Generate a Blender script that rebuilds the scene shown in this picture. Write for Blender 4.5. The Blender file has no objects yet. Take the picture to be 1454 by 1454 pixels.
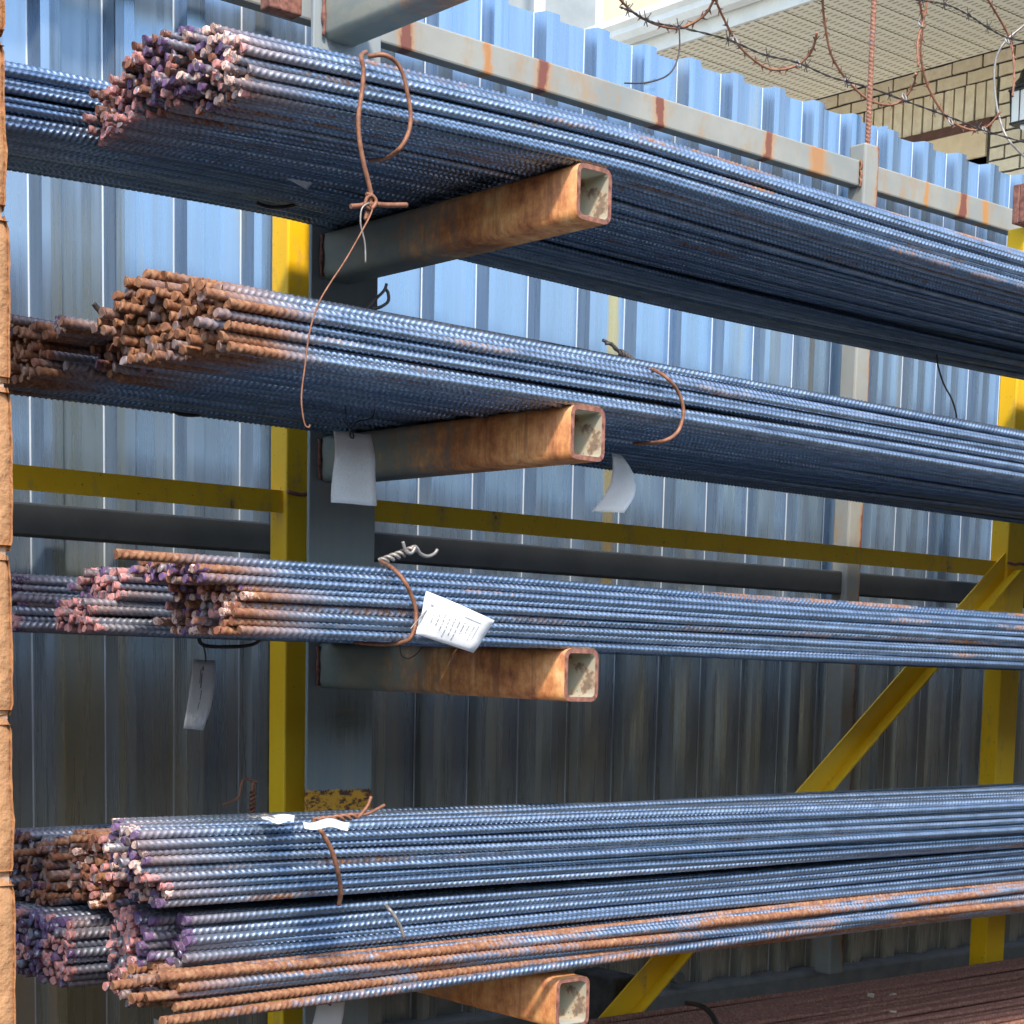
import bpy, bmesh, math, random
from mathutils import Vector, Matrix, noise
random.seed(11)
R = math.radians
S = bpy.context.scene
COL = bpy.context.collection

# ------------------------------------------------------------------ camera
EYE = Vector((0.0, -3.04, 1.35))
M = ((0.73913614, -0.67288684, 0.03001766), (-0.05975885, -0.10990225, -0.99214433), (0.67089987, 0.73153591, -0.12144367))
FPX, CX, CY, WPX = 2588.02, 894.05, 1257.30, 1454.0
cam_d = bpy.data.cameras.new('camera'); cam = bpy.data.objects.new('camera', cam_d); COL.objects.link(cam)
right, down, fwd = Vector(M[0]), Vector(M[1]), Vector(M[2])
rot = Matrix((right, -down, -fwd)).transposed()
cam.matrix_world = Matrix.Translation(EYE) @ rot.to_4x4()
cam_d.sensor_width = 36; cam_d.lens = 36 * FPX / WPX
cam_d.shift_x = (727 - CX) / WPX; cam_d.shift_y = (CY - 727) / WPX
cam_d.clip_start = 0.05; cam_d.clip_end = 500
S.camera = cam

# ------------------------------------------------------------------ light
SUN_DIR = Vector((-0.35, -0.60, 0.75)).normalized()      # towards the sun
w = bpy.data.worlds.new('World'); S.world = w; w.use_nodes = True
nt = w.node_tree; nt.nodes.clear()
sky = nt.nodes.new('ShaderNodeTexSky'); sky.sky_type = 'NISHITA'; sky.sun_disc = False
sky.sun_elevation = math.asin(SUN_DIR.z); sky.sun_rotation = math.atan2(SUN_DIR.x, SUN_DIR.y)
sky.air_density = 1.2; sky.dust_density = 1.0; sky.ozone_density = 1.2
bg = nt.nodes.new('ShaderNodeBackground'); bg.inputs[1].default_value = 0.15
wo = nt.nodes.new('ShaderNodeOutputWorld')
nt.links.new(sky.outputs[0], bg.inputs[0]); nt.links.new(bg.outputs[0], wo.inputs[0])
sl = bpy.data.lights.new('sun', 'SUN'); sl.energy = 2.0; sl.angle = R(6); sl.color = (1.0, 0.90, 0.78)
so = bpy.data.objects.new('sun', sl); COL.objects.link(so)
so.rotation_euler = (-SUN_DIR).to_track_quat('-Z', 'Y').to_euler(); so.location = SUN_DIR * 20
S.view_settings.view_transform = 'Standard'; S.view_settings.look = 'None'
S.view_settings.gamma = 1; S.view_settings.exposure = 1.45
try: S.view_settings.use_curve_mapping = False
except Exception: pass
S.render.engine = 'CYCLES'

# ------------------------------------------------------------------ helpers
def ray(x, y):
    v = Vector(((x - CX) / FPX, (y - CY) / FPX, 1.0))
    return right * v.x + down * v.y + fwd * v.z
def PY(x, y, Y):
    r = ray(x, y); return EYE + r * ((Y - EYE.y) / r.y)
def PX(x, y, X):
    r = ray(x, y); return EYE + r * ((X - EYE.x) / r.x)

def PZ(x, y, Z):
    r = ray(x, y); return EYE + r * ((Z - EYE.z) / r.z)
def pz(pl, Z): return [PZ(p[0], p[1], p[2] if len(p) > 2 else Z) for p in pl]

class MB:
    def __init__(s): s.v = []; s.f = []; s.m = []; s.sm = []
    def box(s, x0, x1, y0, y1, z0, z1, mi=0):
        n = len(s.v)
        s.v += [(x0,y0,z0),(x1,y0,z0),(x1,y1,z0),(x0,y1,z0),(x0,y0,z1),(x1,y0,z1),(x1,y1,z1),(x0,y1,z1)]
        for q in ((0,3,2,1),(4,5,6,7),(0,1,5,4),(1,2,6,5),(2,3,7,6),(3,0,4,7)):
            s.f.append(tuple(n+i for i in q)); s.m.append(mi); s.sm.append(False)
        return s
    def tube(s, pts, r, sides=6, mi=0, closed=False):
        pts = [Vector(p) for p in pts]; n0 = len(s.v); N = len(pts)
        t = (pts[1]-pts[0]).normalized(); a = t.orthogonal().normalized()
        for i, p in enumerate(pts):
            if closed: d = (pts[(i+1) % N]-pts[i-1]).normalized()
            else: d = (pts[min(i+1,N-1)]-pts[max(i-1,0)]).normalized()
            a = (a - d*a.dot(d)); a = a.normalized() if a.length > 1e-6 else d.orthogonal().normalized()
            b = d.cross(a); rr = r(i/(N-1)) if callable(r) else r
            for k in range(sides):
                th = 2*math.pi*k/sides
                s.v.append(tuple(p + a*(rr*math.cos(th)) + b*(rr*math.sin(th))))
        for i in range(N if closed else N-1):
            j = (i+1) % N
            for k in range(sides):
                k2 = (k+1) % sides
                s.f.append((n0+i*sides+k, n0+i*sides+k2, n0+j*sides+k2, n0+j*sides+k)); s.m.append(mi); s.sm.append(True)
        if not closed:
            s.f.append(tuple(n0+k for k in reversed(range(sides)))); s.m.append(mi); s.sm.append(False)
            e = n0+(N-1)*sides; s.f.append(tuple(e+k for k in range(sides))); s.m.append(mi); s.sm.append(False)
        return s
    def prism(s, prof, axis_pts, mi=0):
        """prof: list of vectors (closed polygon), swept between two offset vectors"""
        a, b = axis_pts; n = len(s.v); k = len(prof)
        s.v += [tuple(Vector(p)+Vector(a)) for p in prof] + [tuple(Vector(p)+Vector(b)) for p in prof]
        for i in range(k):
            j = (i+1) % k; s.f.append((n+i, n+j, n+k+j, n+k+i)); s.m.append(mi); s.sm.append(False)
        s.f.append(tuple(n+i for i in reversed(range(k)))); s.m.append(mi); s.sm.append(False)
        s.f.append(tuple(n+k+i for i in range(k))); s.m.append(mi); s.sm.append(False)
        return s
    def mesh(s, name, mats):
        me = bpy.data.meshes.new(name); me.from_pydata(s.v, [], s.f)
        for mt in (mats if isinstance(mats, (list, tuple)) else [mats]): me.materials.append(mt)
        me.polygons.foreach_set('material_index', s.m); me.polygons.foreach_set('use_smooth', s.sm)
        me.update()
        bm = bmesh.new(); bm.from_mesh(me); bmesh.ops.recalc_face_normals(bm, faces=bm.faces); bm.to_mesh(me); bm.free()
        return me

def link(name, me, parent=None, loc=None):
    o = bpy.data.objects.new(name, me); COL.objects.link(o)
    if parent: o.parent = parent
    if loc is not None: o.location = loc
    return o
def build(mb, name, mats, parent=None, loc=None, bevel=0):
    o = link(name, mb.mesh(name, mats), parent, loc)
    if bevel:
        b = o.modifiers.new('bevel', 'BEVEL'); b.width = bevel; b.segments = 2; b.limit_method = 'ANGLE'
    return o
def tag(o, label, cat, group=None):
    o['label'] = label; o['category'] = cat
    if group: o['group'] = group
    return o
def thing(name, label, cat, loc=(0,0,0), group=None):
    o = bpy.data.objects.new(name, None); COL.objects.link(o); o.location = loc; o.empty_display_size = .05
    return tag(o, label, cat, group)
def structure(o): o['kind'] = 'structure'; return o

def smooth(pts, n=6, closed=False):
    pts = [Vector(p) for p in pts]; N = len(pts); out = []
    rng = range(N) if closed else range(N-1)
    for i in rng:
        if closed: p0, p1, p2, p3 = pts[i-1], pts[i], pts[(i+1) % N], pts[(i+2) % N]
        else: p0, p1, p2, p3 = pts[max(i-1,0)], pts[i], pts[i+1], pts[min(i+2,N-1)]
        for k in range(n):
            t = k/n
            out.append(.5*((2*p1)+(p2-p0)*t+(2*p0-5*p1+4*p2-p3)*t*t+(3*p1-p0-3*p2+p3)*t**3))
    if not closed: out.append(pts[-1])
    return out

# ------------------------------------------------------------------ materials
class N:
    def __init__(s, name):
        s.mat = bpy.data.materials.new(name); s.mat.use_nodes = True; s.t = s.mat.node_tree
        s.b = s.t.nodes['Principled BSDF']; s.tc = s.t.nodes.new('ShaderNodeTexCoord')
    def new(s, k): return s.t.nodes.new(k)
    def lk(s, a, b): s.t.links.new(a, b)
    def coords(s, scale=(1,1,1), src='Object', rnd=False):
        mp = s.new('ShaderNodeMapping'); mp.inputs['Scale'].default_value = scale
        s.lk(s.tc.outputs[src], mp.inputs[0])
        if rnd:
            oi = s.new('ShaderNodeObjectInfo'); m = s.new('ShaderNodeMath'); m.operation = 'MULTIPLY'; m.inputs[1].default_value = 37.0
            s.lk(oi.outputs['Random'], m.inputs[0]); c = s.new('ShaderNodeCombineXYZ')
            for i in range(3): s.lk(m.outputs[0], c.inputs[i])
            s.lk(c.outputs[0], mp.inputs['Location'])
        return mp.outputs[0]
    def noise(s, scale, detail=4, rough=.6, vec=None, dist=0):
        n = s.new('ShaderNodeTexNoise'); n.inputs['Scale'].default_value = scale; n.inputs['Detail'].default_value = detail
        n.inputs['Roughness'].default_value = rough; n.inputs['Distortion'].default_value = dist
        if vec is not None: s.lk(vec, n.inputs['Vector'])
        return n.outputs['Fac']
    def ramp(s, fac, stops, interp='LINEAR'):
        r = s.new('ShaderNodeValToRGB'); r.color_ramp.interpolation = interp
        e = r.color_ramp.elements
        while len(e) < len(stops): e.new(.5)
        for i, (p, c) in enumerate(stops):
            e[i].position = p; e[i].color = (c, c, c, 1) if isinstance(c, (int, float)) else (*c, 1)
        s.lk(fac, r.inputs[0]); return r.outputs[0]
    def mix(s, fac, a, b, mode='MIX'):
        m = s.new('ShaderNodeMix'); m.data_type = 'RGBA'; m.blend_type = mode
        if isinstance(fac, (int, float)): m.inputs[0].default_value = fac
        else: s.lk(fac, m.inputs[0])
        for i, c in ((6, a), (7, b)):
            if isinstance(c, tuple): m.inputs[i].default_value = (*c, 1)
            else: s.lk(c, m.inputs[i])
        return m.outputs[2]
    def math(s, op, a, b=None, c=None):
        m = s.new('ShaderNodeMath'); m.operation = op
        for i, v in enumerate((a, b, c)):
            if v is None: continue
            if isinstance(v, (int, float)): m.inputs[i].default_value = v
            else: s.lk(v, m.inputs[i])
        return m.outputs[0]
    def sep(s, vec): q = s.new('ShaderNodeSeparateXYZ'); s.lk(vec, q.inputs[0]); return q.outputs
    def set(s, col=None, rough=None, metal=None, bump=None, bstr=.3, bdist=.002, spec=None):
        for k, v in (('Base Color', col), ('Roughness', rough), ('Metallic', metal), ('Specular IOR Level', spec)):
            if v is None: continue
            if isinstance(v, (int, float)): s.b.inputs[k].default_value = v
            elif isinstance(v, tuple): s.b.inputs[k].default_value = (*v, 1)
            else: s.lk(v, s.b.inputs[k])
        if bump is not None:
            b = s.new('ShaderNodeBump'); b.inputs['Strength'].default_value = bstr; b.inputs['Distance'].default_value = bdist
            s.lk(bump, b.inputs['Height']); s.lk(b.outputs[0], s.b.inputs['Normal'])
        return s.mat
    def attr(s, name):
        a = s.new('ShaderNodeAttribute'); a.attribute_type = 'OBJECT'; a.attribute_name = name; return a

def mat_rebar():
    n = N('rebar_steel')
    v = n.coords((1, 1, 1), rnd=True); vs = n.coords((.35, 1, 1), rnd=True)
    oi = n.new('ShaderNodeObjectInfo')
    steel = n.mix(oi.outputs['Random'], (.22, .305, .42), (.44, .525, .64))
    steel = n.mix(n.ramp(n.noise(60, 3, .6, vs), [(.35, 0), (.75, .8)]), steel, (.15, .20, .27))
    rustc = n.ramp(n.noise(90, 4, .7, v), [(.25, (.10, .038, .022)), (.5, (.26, .11, .052)), (.75, (.43, .255, .14))])
    ra = n.attr('rust').outputs['Fac']
    big = n.noise(7, 3, .6, n.coords((.5, 2, 2), rnd=True)); fine = n.noise(120, 3, .7, v)
    f = n.math('ADD', n.math('MULTIPLY', big, .75), n.math('MULTIPLY', fine, .35))
    thr = n.math('MULTIPLY_ADD', ra, -.45, .78)
    d = n.math('MULTIPLY', n.math('SUBTRACT', f, thr), 9.0)
    fr = n.new('ShaderNodeClamp'); n.lk(d, fr.inputs[0])
    # rust grows near the cut end
    x = n.sep(n.tc.outputs['Object'])[0]
    endr = n.math('SUBTRACT', 1.0, n.math('DIVIDE', n.math('SUBTRACT', x, n.math('MULTIPLY', fine, .12)), .10))
    er = n.new('ShaderNodeClamp'); n.lk(n.math('MULTIPLY', endr, n.attr('endrust').outputs['Fac']), er.inputs[0])
    rf = n.math('MAXIMUM', fr.outputs[0], er.outputs[0])
    redc = n.ramp(fine, [(.3, (.13, .05, .035)), (.55, (.27, .12, .08)), (.75, (.42, .24, .16))])
    rustc = n.mix(n.attr('red').outputs['Fac'], rustc, redc)
    col = n.mix(rf, steel, rustc)
    # sprayed paint on the end
    pm = n.math('LESS_THAN', n.math('SUBTRACT', x, n.math('MULTIPLY', n.math('SUBTRACT', fine, .46), .11)), .003)
    pm = n.math('MULTIPLY', pm, n.attr('paint').outputs['Fac'])
    pcol = n.mix(n.ramp(n.noise(260, 3, .7, v), [(.54, 0), (.66, .5)]), n.attr('endcol').outputs['Color'], (.10, .04, .03))
    col = n.mix(pm, col, pcol)
    nonmetal = n.math('MAXIMUM', rf, pm)
    rough = n.math('MULTIPLY_ADD', nonmetal, .42, .35)
    metal = n.math('MULTIPLY_ADD', nonmetal, -.85, .88)
    return n.set(col, rough, metal, bump=fine, bstr=.35, bdist=.0012)
def mat_sheet():
    n = N('corrugated_sheet')
    v = n.coords((22, 22, .6)); st = n.noise(3, 4, .6, v)
    big = n.noise(1.3, 3, .5, n.coords((1.5, 1, .6)))
    col = n.mix(n.ramp(st, [(.3, 0), (.7, 1)]), (.25, .36, .50), (.34, .45, .58))
    col = n.mix(n.ramp(big, [(.4, 0), (.7, .6)]), col, (.27, .32, .37))
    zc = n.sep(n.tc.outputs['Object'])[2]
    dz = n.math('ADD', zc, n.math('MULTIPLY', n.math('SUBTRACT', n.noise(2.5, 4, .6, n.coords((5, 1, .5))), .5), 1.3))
    low_reflect = n.ramp(n.math('MULTIPLY', dz, .4), [(.36, .85), (.66, 0)])  # olive tint low on the sheets, painted in for reflected surroundings
    col = n.mix(low_reflect, col, (.37, .33, .24))
    warm = n.ramp(n.noise(2, 2, .5, n.coords((5.5, 1, .35))), [(.62, 0), (.70, .45)])
    col = n.mix(warm, col, (.46, .40, .25))
    sc = n.ramp(n.noise(4, 5, .75, n.coords((60, 60, 5))), [(.68, 0), (.74, .7)])
    col = n.mix(sc, col, (.55, .6, .66))
    xs_, ys_, zs_ = n.sep(n.tc.outputs['Object'])[:3]
    dx_ = n.math('ABSOLUTE', n.math('SUBTRACT', xs_, STX)); wob_ = n.math('MULTIPLY', n.math('SUBTRACT', n.noise(9, 4, .6, n.coords((1, 1, .5))), .5), .03)
    sm_ = n.math('MULTIPLY', n.ramp(n.math('ADD', dx_, wob_), [(.012, 1), (.022, 0)]), n.math('MULTIPLY', n.math('LESS_THAN', zs_, 2.66), n.math('GREATER_THAN', zs_, 1.5)))
    col = n.mix(n.math('MULTIPLY', sm_, .8), col, (.55, .40, .14))
    ro = n.ramp(st, [(.3, .22), (.7, .36)])
    return n.set(col, ro, n.math('MULTIPLY_ADD', low_reflect, -.38, .78), bump=n.noise(1, 3, .5, n.coords((5, 5, 2.2))), bstr=.35, bdist=.006)
def mat_paint_rust(name, base, base2, amount=.5, rough=.55, src='Object', streak=(8, 8, 1.2), metal=.0, rustcols=((.13,.035,.02),(.33,.12,.04)), spec=.4):
    n = N(name); v = n.coords((1,1,1), src)
    f = n.noise(45, 5, .7, v); b = n.noise(3.2, 4, .6, n.coords(streak, src)); g = n.noise(6, 3, .5, v)
    col = n.mix(n.ramp(g, [(.35, 0), (.65, 1)]), base, base2)
    t = n.math('ADD', n.math('MULTIPLY', b, .8), n.math('MULTIPLY', f, .3))
    m = n.ramp(t, [(.80 - .28*amount, 0), (.86 - .28*amount, 1)])
    halo = n.ramp(t, [(.70 - .28*amount, 0), (.84 - .28*amount, .55)])
    col = n.mix(halo, col, (.42, .27, .14))
    col = n.mix(m, col, n.mix(n.ramp(f, [(.35, 0), (.65, 1)]), rustcols[0], rustcols[1]))
    sp = n.ramp(n.noise(140, 3, .6, v), [(.68, 0), (.72, .8)])
    col = n.mix(sp, col, rustcols[0])
    return n.set(col, rough, metal, bump=f, bstr=.25, bdist=.002, spec=spec)
def mat_arm():
    n = N('rusty_arm_steel')
    o = n.tc.outputs['Object']; y = n.sep(o)[1]
    f = n.noise(38, 6, .75, n.coords((1, 1, .6), rnd=True)); g = n.noise(9, 4, .6, n.coords((1, 1, 2), rnd=True))
    streak = n.noise(30, 4, .7, n.coords((1, 1.0, .12), rnd=True))
    rust = n.ramp(n.math('ADD', n.math('MULTIPLY', f, .5), n.math('MULTIPLY', g, .5)), [(.36, (.18, .055, .025)), (.46, (.44, .165, .055)), (.56, (.62, .29, .105)), (.66, (.70, .46, .23))])
    rust = n.mix(n.ramp(streak, [(.55, 0), (.66, .65)]), rust, (.20, .07, .035))
    paint = n.mix(n.ramp(g, [(.4, 0), (.6, 1)]), (.20, .23, .21), (.27, .27, .22))
    d = n.math('ADD', n.math('MULTIPLY', y, -1.9), n.math('MULTIPLY', n.math('SUBTRACT', f, .5), 1.3))
    col = n.mix(n.ramp(d, [(.42, 0), (.85, 1)]), paint, rust)
    sp = n.ramp(n.noise(110, 3, .6), [(.66, 0), (.71, .9)]); col = n.mix(sp, col, (.07, .035, .025))
    return n.set(col, .55, .15, bump=f, bstr=.3, bdist=.0015)
def mat_noise(name, a, b, scale=20, rough=.7, metal=0, bd=.002, stretch=(1,1,1), bstr=.4, rnd=False, spec=.4, detail=5):
    n = N(name); f = n.noise(scale, detail, .65, n.coords(stretch, rnd=rnd))
    c = n.mix(n.ramp(f, [(.32, 0), (.68, 1)]), a, b)
    if rnd:
        oi = n.new('ShaderNodeObjectInfo'); c = n.mix(n.math('MULTIPLY', oi.outputs['Random'], .45), c, (b[0]*.75, b[1]*.72, b[2]*.65))
    return n.set(c, rough, metal, bump=f, bstr=bstr, bdist=bd, spec=spec)

STX = PY(878, 460, .56).x
M_EDGE = mat_noise('sheet_bend_highlight', (.48, .54, .60), (.66, .70, .73), 30, .4, .4, stretch=(1,1,.1))  # pale strip along each rib bend, a highlight put into the colour
def mat_rail():
    n = N('grey_rail_paint'); v = n.coords(); x = n.sep(n.tc.outputs['Object'])[0]
    f = n.noise(40, 5, .7, v); g = n.noise(5, 4, .6, v); h = n.noise(14, 5, .7, n.coords((1, 1, .5)))
    col = n.mix(n.ramp(g, [(.35, 0), (.65, 1)]), (.235, .245, .225), (.31, .305, .265))
    col = n.mix(n.ramp(h, [(.52, 0), (.66, .7)]), col, (.33, .22, .12))
    xx = n.math('ADD', x, n.math('MULTIPLY', n.math('SUBTRACT', h, .5), .055))
    for (xi, wd, c) in RUSTX:
        d = n.math('ABSOLUTE', n.math('SUBTRACT', xx, xi))
        halo = n.ramp(d, [(wd*.9, .75), (wd*2.0, 0)]); core = n.ramp(d, [(wd*.8, .95), (wd*1.05, 0)])
        col = n.mix(halo, col, (.42, .21, .07)); col = n.mix(core, col, c)
    col = n.mix(n.ramp(n.noise(130, 3, .6), [(.66, 0), (.72, .8)]), col, (.12, .05, .03))
    return n.set(col, .6, 0, bump=f, bstr=.25, bdist=.002)
RUSTX = [(PY(a, b, .445).x, w_, c_) for a, b, w_, c_ in ((577,60,.016,(.17,.05,.035)),(690,80,.009,(.40,.18,.06)),(771,100,.017,(.17,.05,.035)),(937,155,.015,(.18,.055,.035)),(1091,205,.014,(.19,.06,.035)),(1162,228,.022,(.38,.19,.08)),(1242,260,.008,(.17,.05,.035)),(1317,275,.006,(.42,.2,.06)),(1368,290,.015,(.18,.055,.035)),(1400,300,.012,(.42,.2,.06)))]
M_BAR = mat_rebar(); M_SHEET = mat_sheet(); M_ARM = mat_arm()
M_RAIL = mat_rail()
M_DRAIL = mat_noise('dark_grey_rail', (.055, .06, .06), (.085, .09, .088), 8, .6)
M_GREY = mat_paint_rust('grey_column_paint', (.19, .235, .26), (.23, .26, .265), .22, .5)
M_YEL = mat_paint_rust('yellow_frame_paint', (.92, .52, .007), (.96, .58, .018), .34, .45, streak=(6, 6, 2), rustcols=((.06,.03,.01),(.22,.12,.02)))
M_RUSTRIM = mat_noise('sawn_rusty_rim', (.10, .04, .035), (.34, .15, .10), 80, .8)
M_INNER = mat_paint_rust('tube_inside_scale', (.20, .215, .20), (.34, .32, .23), .75, .7, streak=(12, 6, 9), rustcols=((.08,.06,.05),(.20,.13,.08)))
M_WIRE = mat_noise('rusty_wire', (.16, .065, .035), (.36, .17, .10), 70, .65, .3)
M_WIREG = mat_noise('grey_wire', (.22, .20, .18), (.36, .33, .30), 50, .5, .5)
M_WIRED = mat_noise('dark_wire', (.04, .038, .04), (.10, .08, .07), 50, .6, .3)
M_BLOCK = mat_noise('tan_painted_block', (.38, .19, .085), (.52, .28, .13), 55, .85, 0, .006, bstr=.8)
M_MORTAR = mat_noise('mortar', (.36, .19, .10), (.48, .33, .24), 60, .9)
M_BASE = mat_noise('kerb_concrete', (.13, .13, .12), (.21, .20, .18), 14, .9, 0, .004)
M_GROUND = mat_noise('yard_ground', (.030, .027, .022), (.05, .044, .036), 3, .95, 0, .01, detail=8)
M_BRICK = mat_noise('buff_brick', (.60, .50, .35), (.76, .67, .50), 22, .85, 0, .004, rnd=True, bstr=.7)
M_DMORTAR = mat_noise('dark_mortar', (.05, .045, .04), (.09, .08, .07), 60, .95)
M_WHITE = mat_noise('white_trim', (.62, .63, .60), (.74, .75, .72), 6, .5)
M_SIDING = mat_noise('cream_siding', (.62, .54, .37), (.70, .62, .45), 5, .6)
M_TAN = mat_noise('tan_board', (.60, .45, .27), (.70, .56, .36), 8, .6)
M_BROWN = mat_noise('brown_lintel', (.07, .03, .02), (.12, .05, .035), 20, .7)
M_BLACK = mat_noise('black_lantern_metal', (.015, .018, .022), (.03, .032, .036), 30, .35, .4)
M_DARK = mat_noise('dark_block', (.03, .028, .025), (.10, .09, .08), 20, .85)
M_FAR = mat_noise('far_house_wall', (.27, .30, .31), (.33, .36, .37), 4, .8)
M_CHIP = mat_noise('pale_chip', (.42, .36, .28), (.6, .52, .42), 40, .8)
def mat_soffit():
    n = N('perforated_soffit'); o = n.sep(n.tc.outputs['Object'])
    # slots: fine dashes in rows running across the soffit
    fy = n.math('FRACT', n.math('DIVIDE', o[1], .071)); fx = n.math('FRACT', n.math('DIVIDE', o[0], .036))
    a = n.math('MULTIPLY', n.math('GREATER_THAN', fy, .30), n.math('LESS_THAN', fy, .86)); b = n.math('LESS_THAN', fx, .40)
    m = n.math('MULTIPLY', a, b)
    col = n.mix(n.ramp(n.noise(3, 2), [(.4, 0), (.6, 1)]), (.82, .77, .61), (.86, .81, .66))
    return n.set(n.mix(m, col, (.42, .35, .23)), .55)
M_SOFFIT = mat_soffit()
def mat_paper(name='paper_tag'):
    n = N(name); f = n.noise(30, 5, .7); g = n.noise(160, 3, .7)
    c = n.mix(n.ramp(f, [(.45, 0), (.75, .5)]), (.84, .85, .86), (.60, .60, .61))
    c = n.mix(n.ramp(g, [(.66, 0), (.72, .7)]), c, (.22, .22, .22))
    return n.set(c, .6, 0, bump=f, bstr=.3, bdist=.003)
M_PAPER = mat_paper(); M_PAPERW = mat_noise('clean_paper', (.76, .77, .79), (.82, .83, .84), 12, .5)
M_INK = mat_noise('print_ink', (.16, .16, .18), (.30, .30, .32), 60, .7)
m = N('frosted_glass'); M_GLASS = m.set((.75, .80, .84), .25, 0)

# ------------------------------------------------------------------ ground
structure(build(MB().box(-60, 80, -60, 90, -.4, 0), 'ground', M_GROUND))
structure(build(MB().box(-1.0, 60, .82, 60, .001, .03), 'unseen_bounce_yard', mat_noise('bounce_paving', (.56, .54, .48), (.68, .65, .58), 2, .9, 0, .004)))  # unseen ground behind the fence, made pale to bounce light onto the soffit
structure(build(MB().box(-1.0, 9.0, .50, .80, 0.0, .462), 'kerb', M_BASE, bevel=.012))

structure(build(MB().box(-14, 22, -17.0, -16.6, 0, 4.6), 'added_reflect_wall', mat_noise('added_wall_brick', (.16, .105, .07), (.24, .165, .115), 3, .9)))  # unseen wall, added so the sheets and bars reflect something dark

# ------------------------------------------------------------------ corrugated fence
RIBY, PANY, PITCH, X0 = .545, .580, .1605, 2.919
fence = thing('corrugated_fence', 'tall ribbed metal sheet fence, blue grey, standing behind the rebar rack', 'fence', (0, RIBY, 0))
def sheet(k0, n, dy, z1):
    x = X0 + k0*PITCH; pr = []
    for i in range(n):
        xs = x + i*PITCH
        pr += [(xs-.0032, PANY-.0012), (xs , PANY-.002), (xs+.012, RIBY), (xs+.030, RIBY-.001), (xs+.053, RIBY), (xs+.065, PANY), (xs+.112, PANY+.0015)]
    pr.append((x + n*PITCH, PANY)); pr.append((x+n*PITCH+.010, RIBY+.004))
    mb = MB(); N_ = len(pr); zs = [.442, .9, 1.4, 1.9, 2.4, z1]
    for side in (0, 1):
        for z in zs:
            for (a, b) in pr:
                wob = .0022*noise.noise(Vector((a*6, z*1.7, k0)))
                mb.v.append((a, b + dy + side*.0009 + wob - RIBY, z))
    L = len(zs)
    for side in (0, 1):
        for i in range(L-1):
            for j in range(N_-1):
                p = side*L*N_ + i*N_ + j
                q = (p, p+1, p+1+N_, p+N_)
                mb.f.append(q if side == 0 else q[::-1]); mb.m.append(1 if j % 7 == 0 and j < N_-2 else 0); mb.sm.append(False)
    for j in range(N_-1):
        p = (L-1)*N_+j; q = p + L*N_; mb.f.append((p, p+1, q+1, q)); mb.m.append(0); mb.sm.append(False)
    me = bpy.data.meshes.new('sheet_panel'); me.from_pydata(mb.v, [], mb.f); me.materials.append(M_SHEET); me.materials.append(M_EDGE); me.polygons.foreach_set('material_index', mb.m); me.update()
    return link('sheet_panel', me, fence)
k = -17; i = 0
while k < 34:
    sheet(k, 5, -.0012*(i % 2), 2.905 + .006*math.sin(i*2.1)); k += 5; i += 1

# fence posts and rails (grey painted tubes, rusty)
ff = thing('fence_frame', 'grey painted steel posts and rails with rust streaks in front of the ribbed sheets', 'fence frame', (0, .43, 0))
xp = PY(1225, 300, .43).x
for xx in (xp, 2.235, 5.75):
    if xx == xp: z1 = PY(1235, 203, .43).z
    else: z1 = 2.80
    build(MB().box(xx, xx+.062, 0, .06, .462, z1), 'post', M_RAIL, ff, bevel=.006)
segs = [(-.5, 2.235), (2.297, xp), (xp+.062, 5.75), (5.812, 8.5)]
for (a, b) in segs:
    build(MB().box(a+.001, b-.001, .015, .055, 2.680, 2.750), 'top_rail', M_RAIL, ff, bevel=.005)
    build(MB().box(a+.001, b-.001, .015, .055, 1.560, 1.626), 'middle_rail', M_DRAIL, ff, bevel=.005)
# welds on the post joint
for zz in (2.69, 2.71, 2.735):
    build(MB().tube(smooth([(xp-.004, .012, zz-.012), (xp-.003, .008, zz), (xp-.004, .012, zz+.012)], 4), .004, 6), 'weld_bead', M_WIRE, ff)

# vertical bar above the post
# ------------------------------------------------------------------ yellow frame
yf = thing('yellow_frame', 'yellow painted steel frame of posts, long rail and slanting brace between rack and fence', 'steel frame', (0, .10, 0))
ya = PY(405, 900, .10).x
for (a, zt) in ((ya, 2.36), (4.285, 2.575)):
    mb = MB(); mb.box(a, a+.088, 0, .06, 0, zt)
    build(mb, 'post', M_YEL, yf, bevel=.004)
zr = PY(15, 655, .10).z; zr2 = PY(1410, 797, .10).z
ZR = (zr+zr2)/2
for (a, b) in ((-.4, ya-.001), (ya+.089, 4.284), (4.374, 8.0)):
    mb = MB(); mb.box(a, b, .012, .017, ZR-.043, ZR); mb.box(a, b, .0175, .058, ZR-.006, ZR)
    build(mb, 'rail', M_YEL, yf)
for xx in (ya, 4.285):
    build(MB().tube(smooth([(xx+.0, -.003, ZR-.003), (xx+.03, -.005, ZR-.006), (xx+.06, -.003, ZR-.002), (xx+.087, -.004, ZR-.006)], 4), .004, 6), 'weld_bead', M_RUSTRIM, yf)
p1 = Vector((4.30, .012, 1.665)); p0 = Vector((2.30, .012, .085)); d = (p1-p0).normalized(); nrm = Vector((d.z, 0, -d.x))
mb = MB(); t = .005
mb.prism([nrm*-.028, nrm*.034, nrm*.034+Vector((0,-.038,0)), nrm*(.034-t)+Vector((0,-.038,0)), nrm*(.034-t)+Vector((0,-t,0)), nrm*-.028+Vector((0,-t,0))], (p0, p1))
build(mb, 'brace', M_YEL, yf)
pc = PY(1442, 262, .09); pd = PY(1446, 320, .09)
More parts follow.
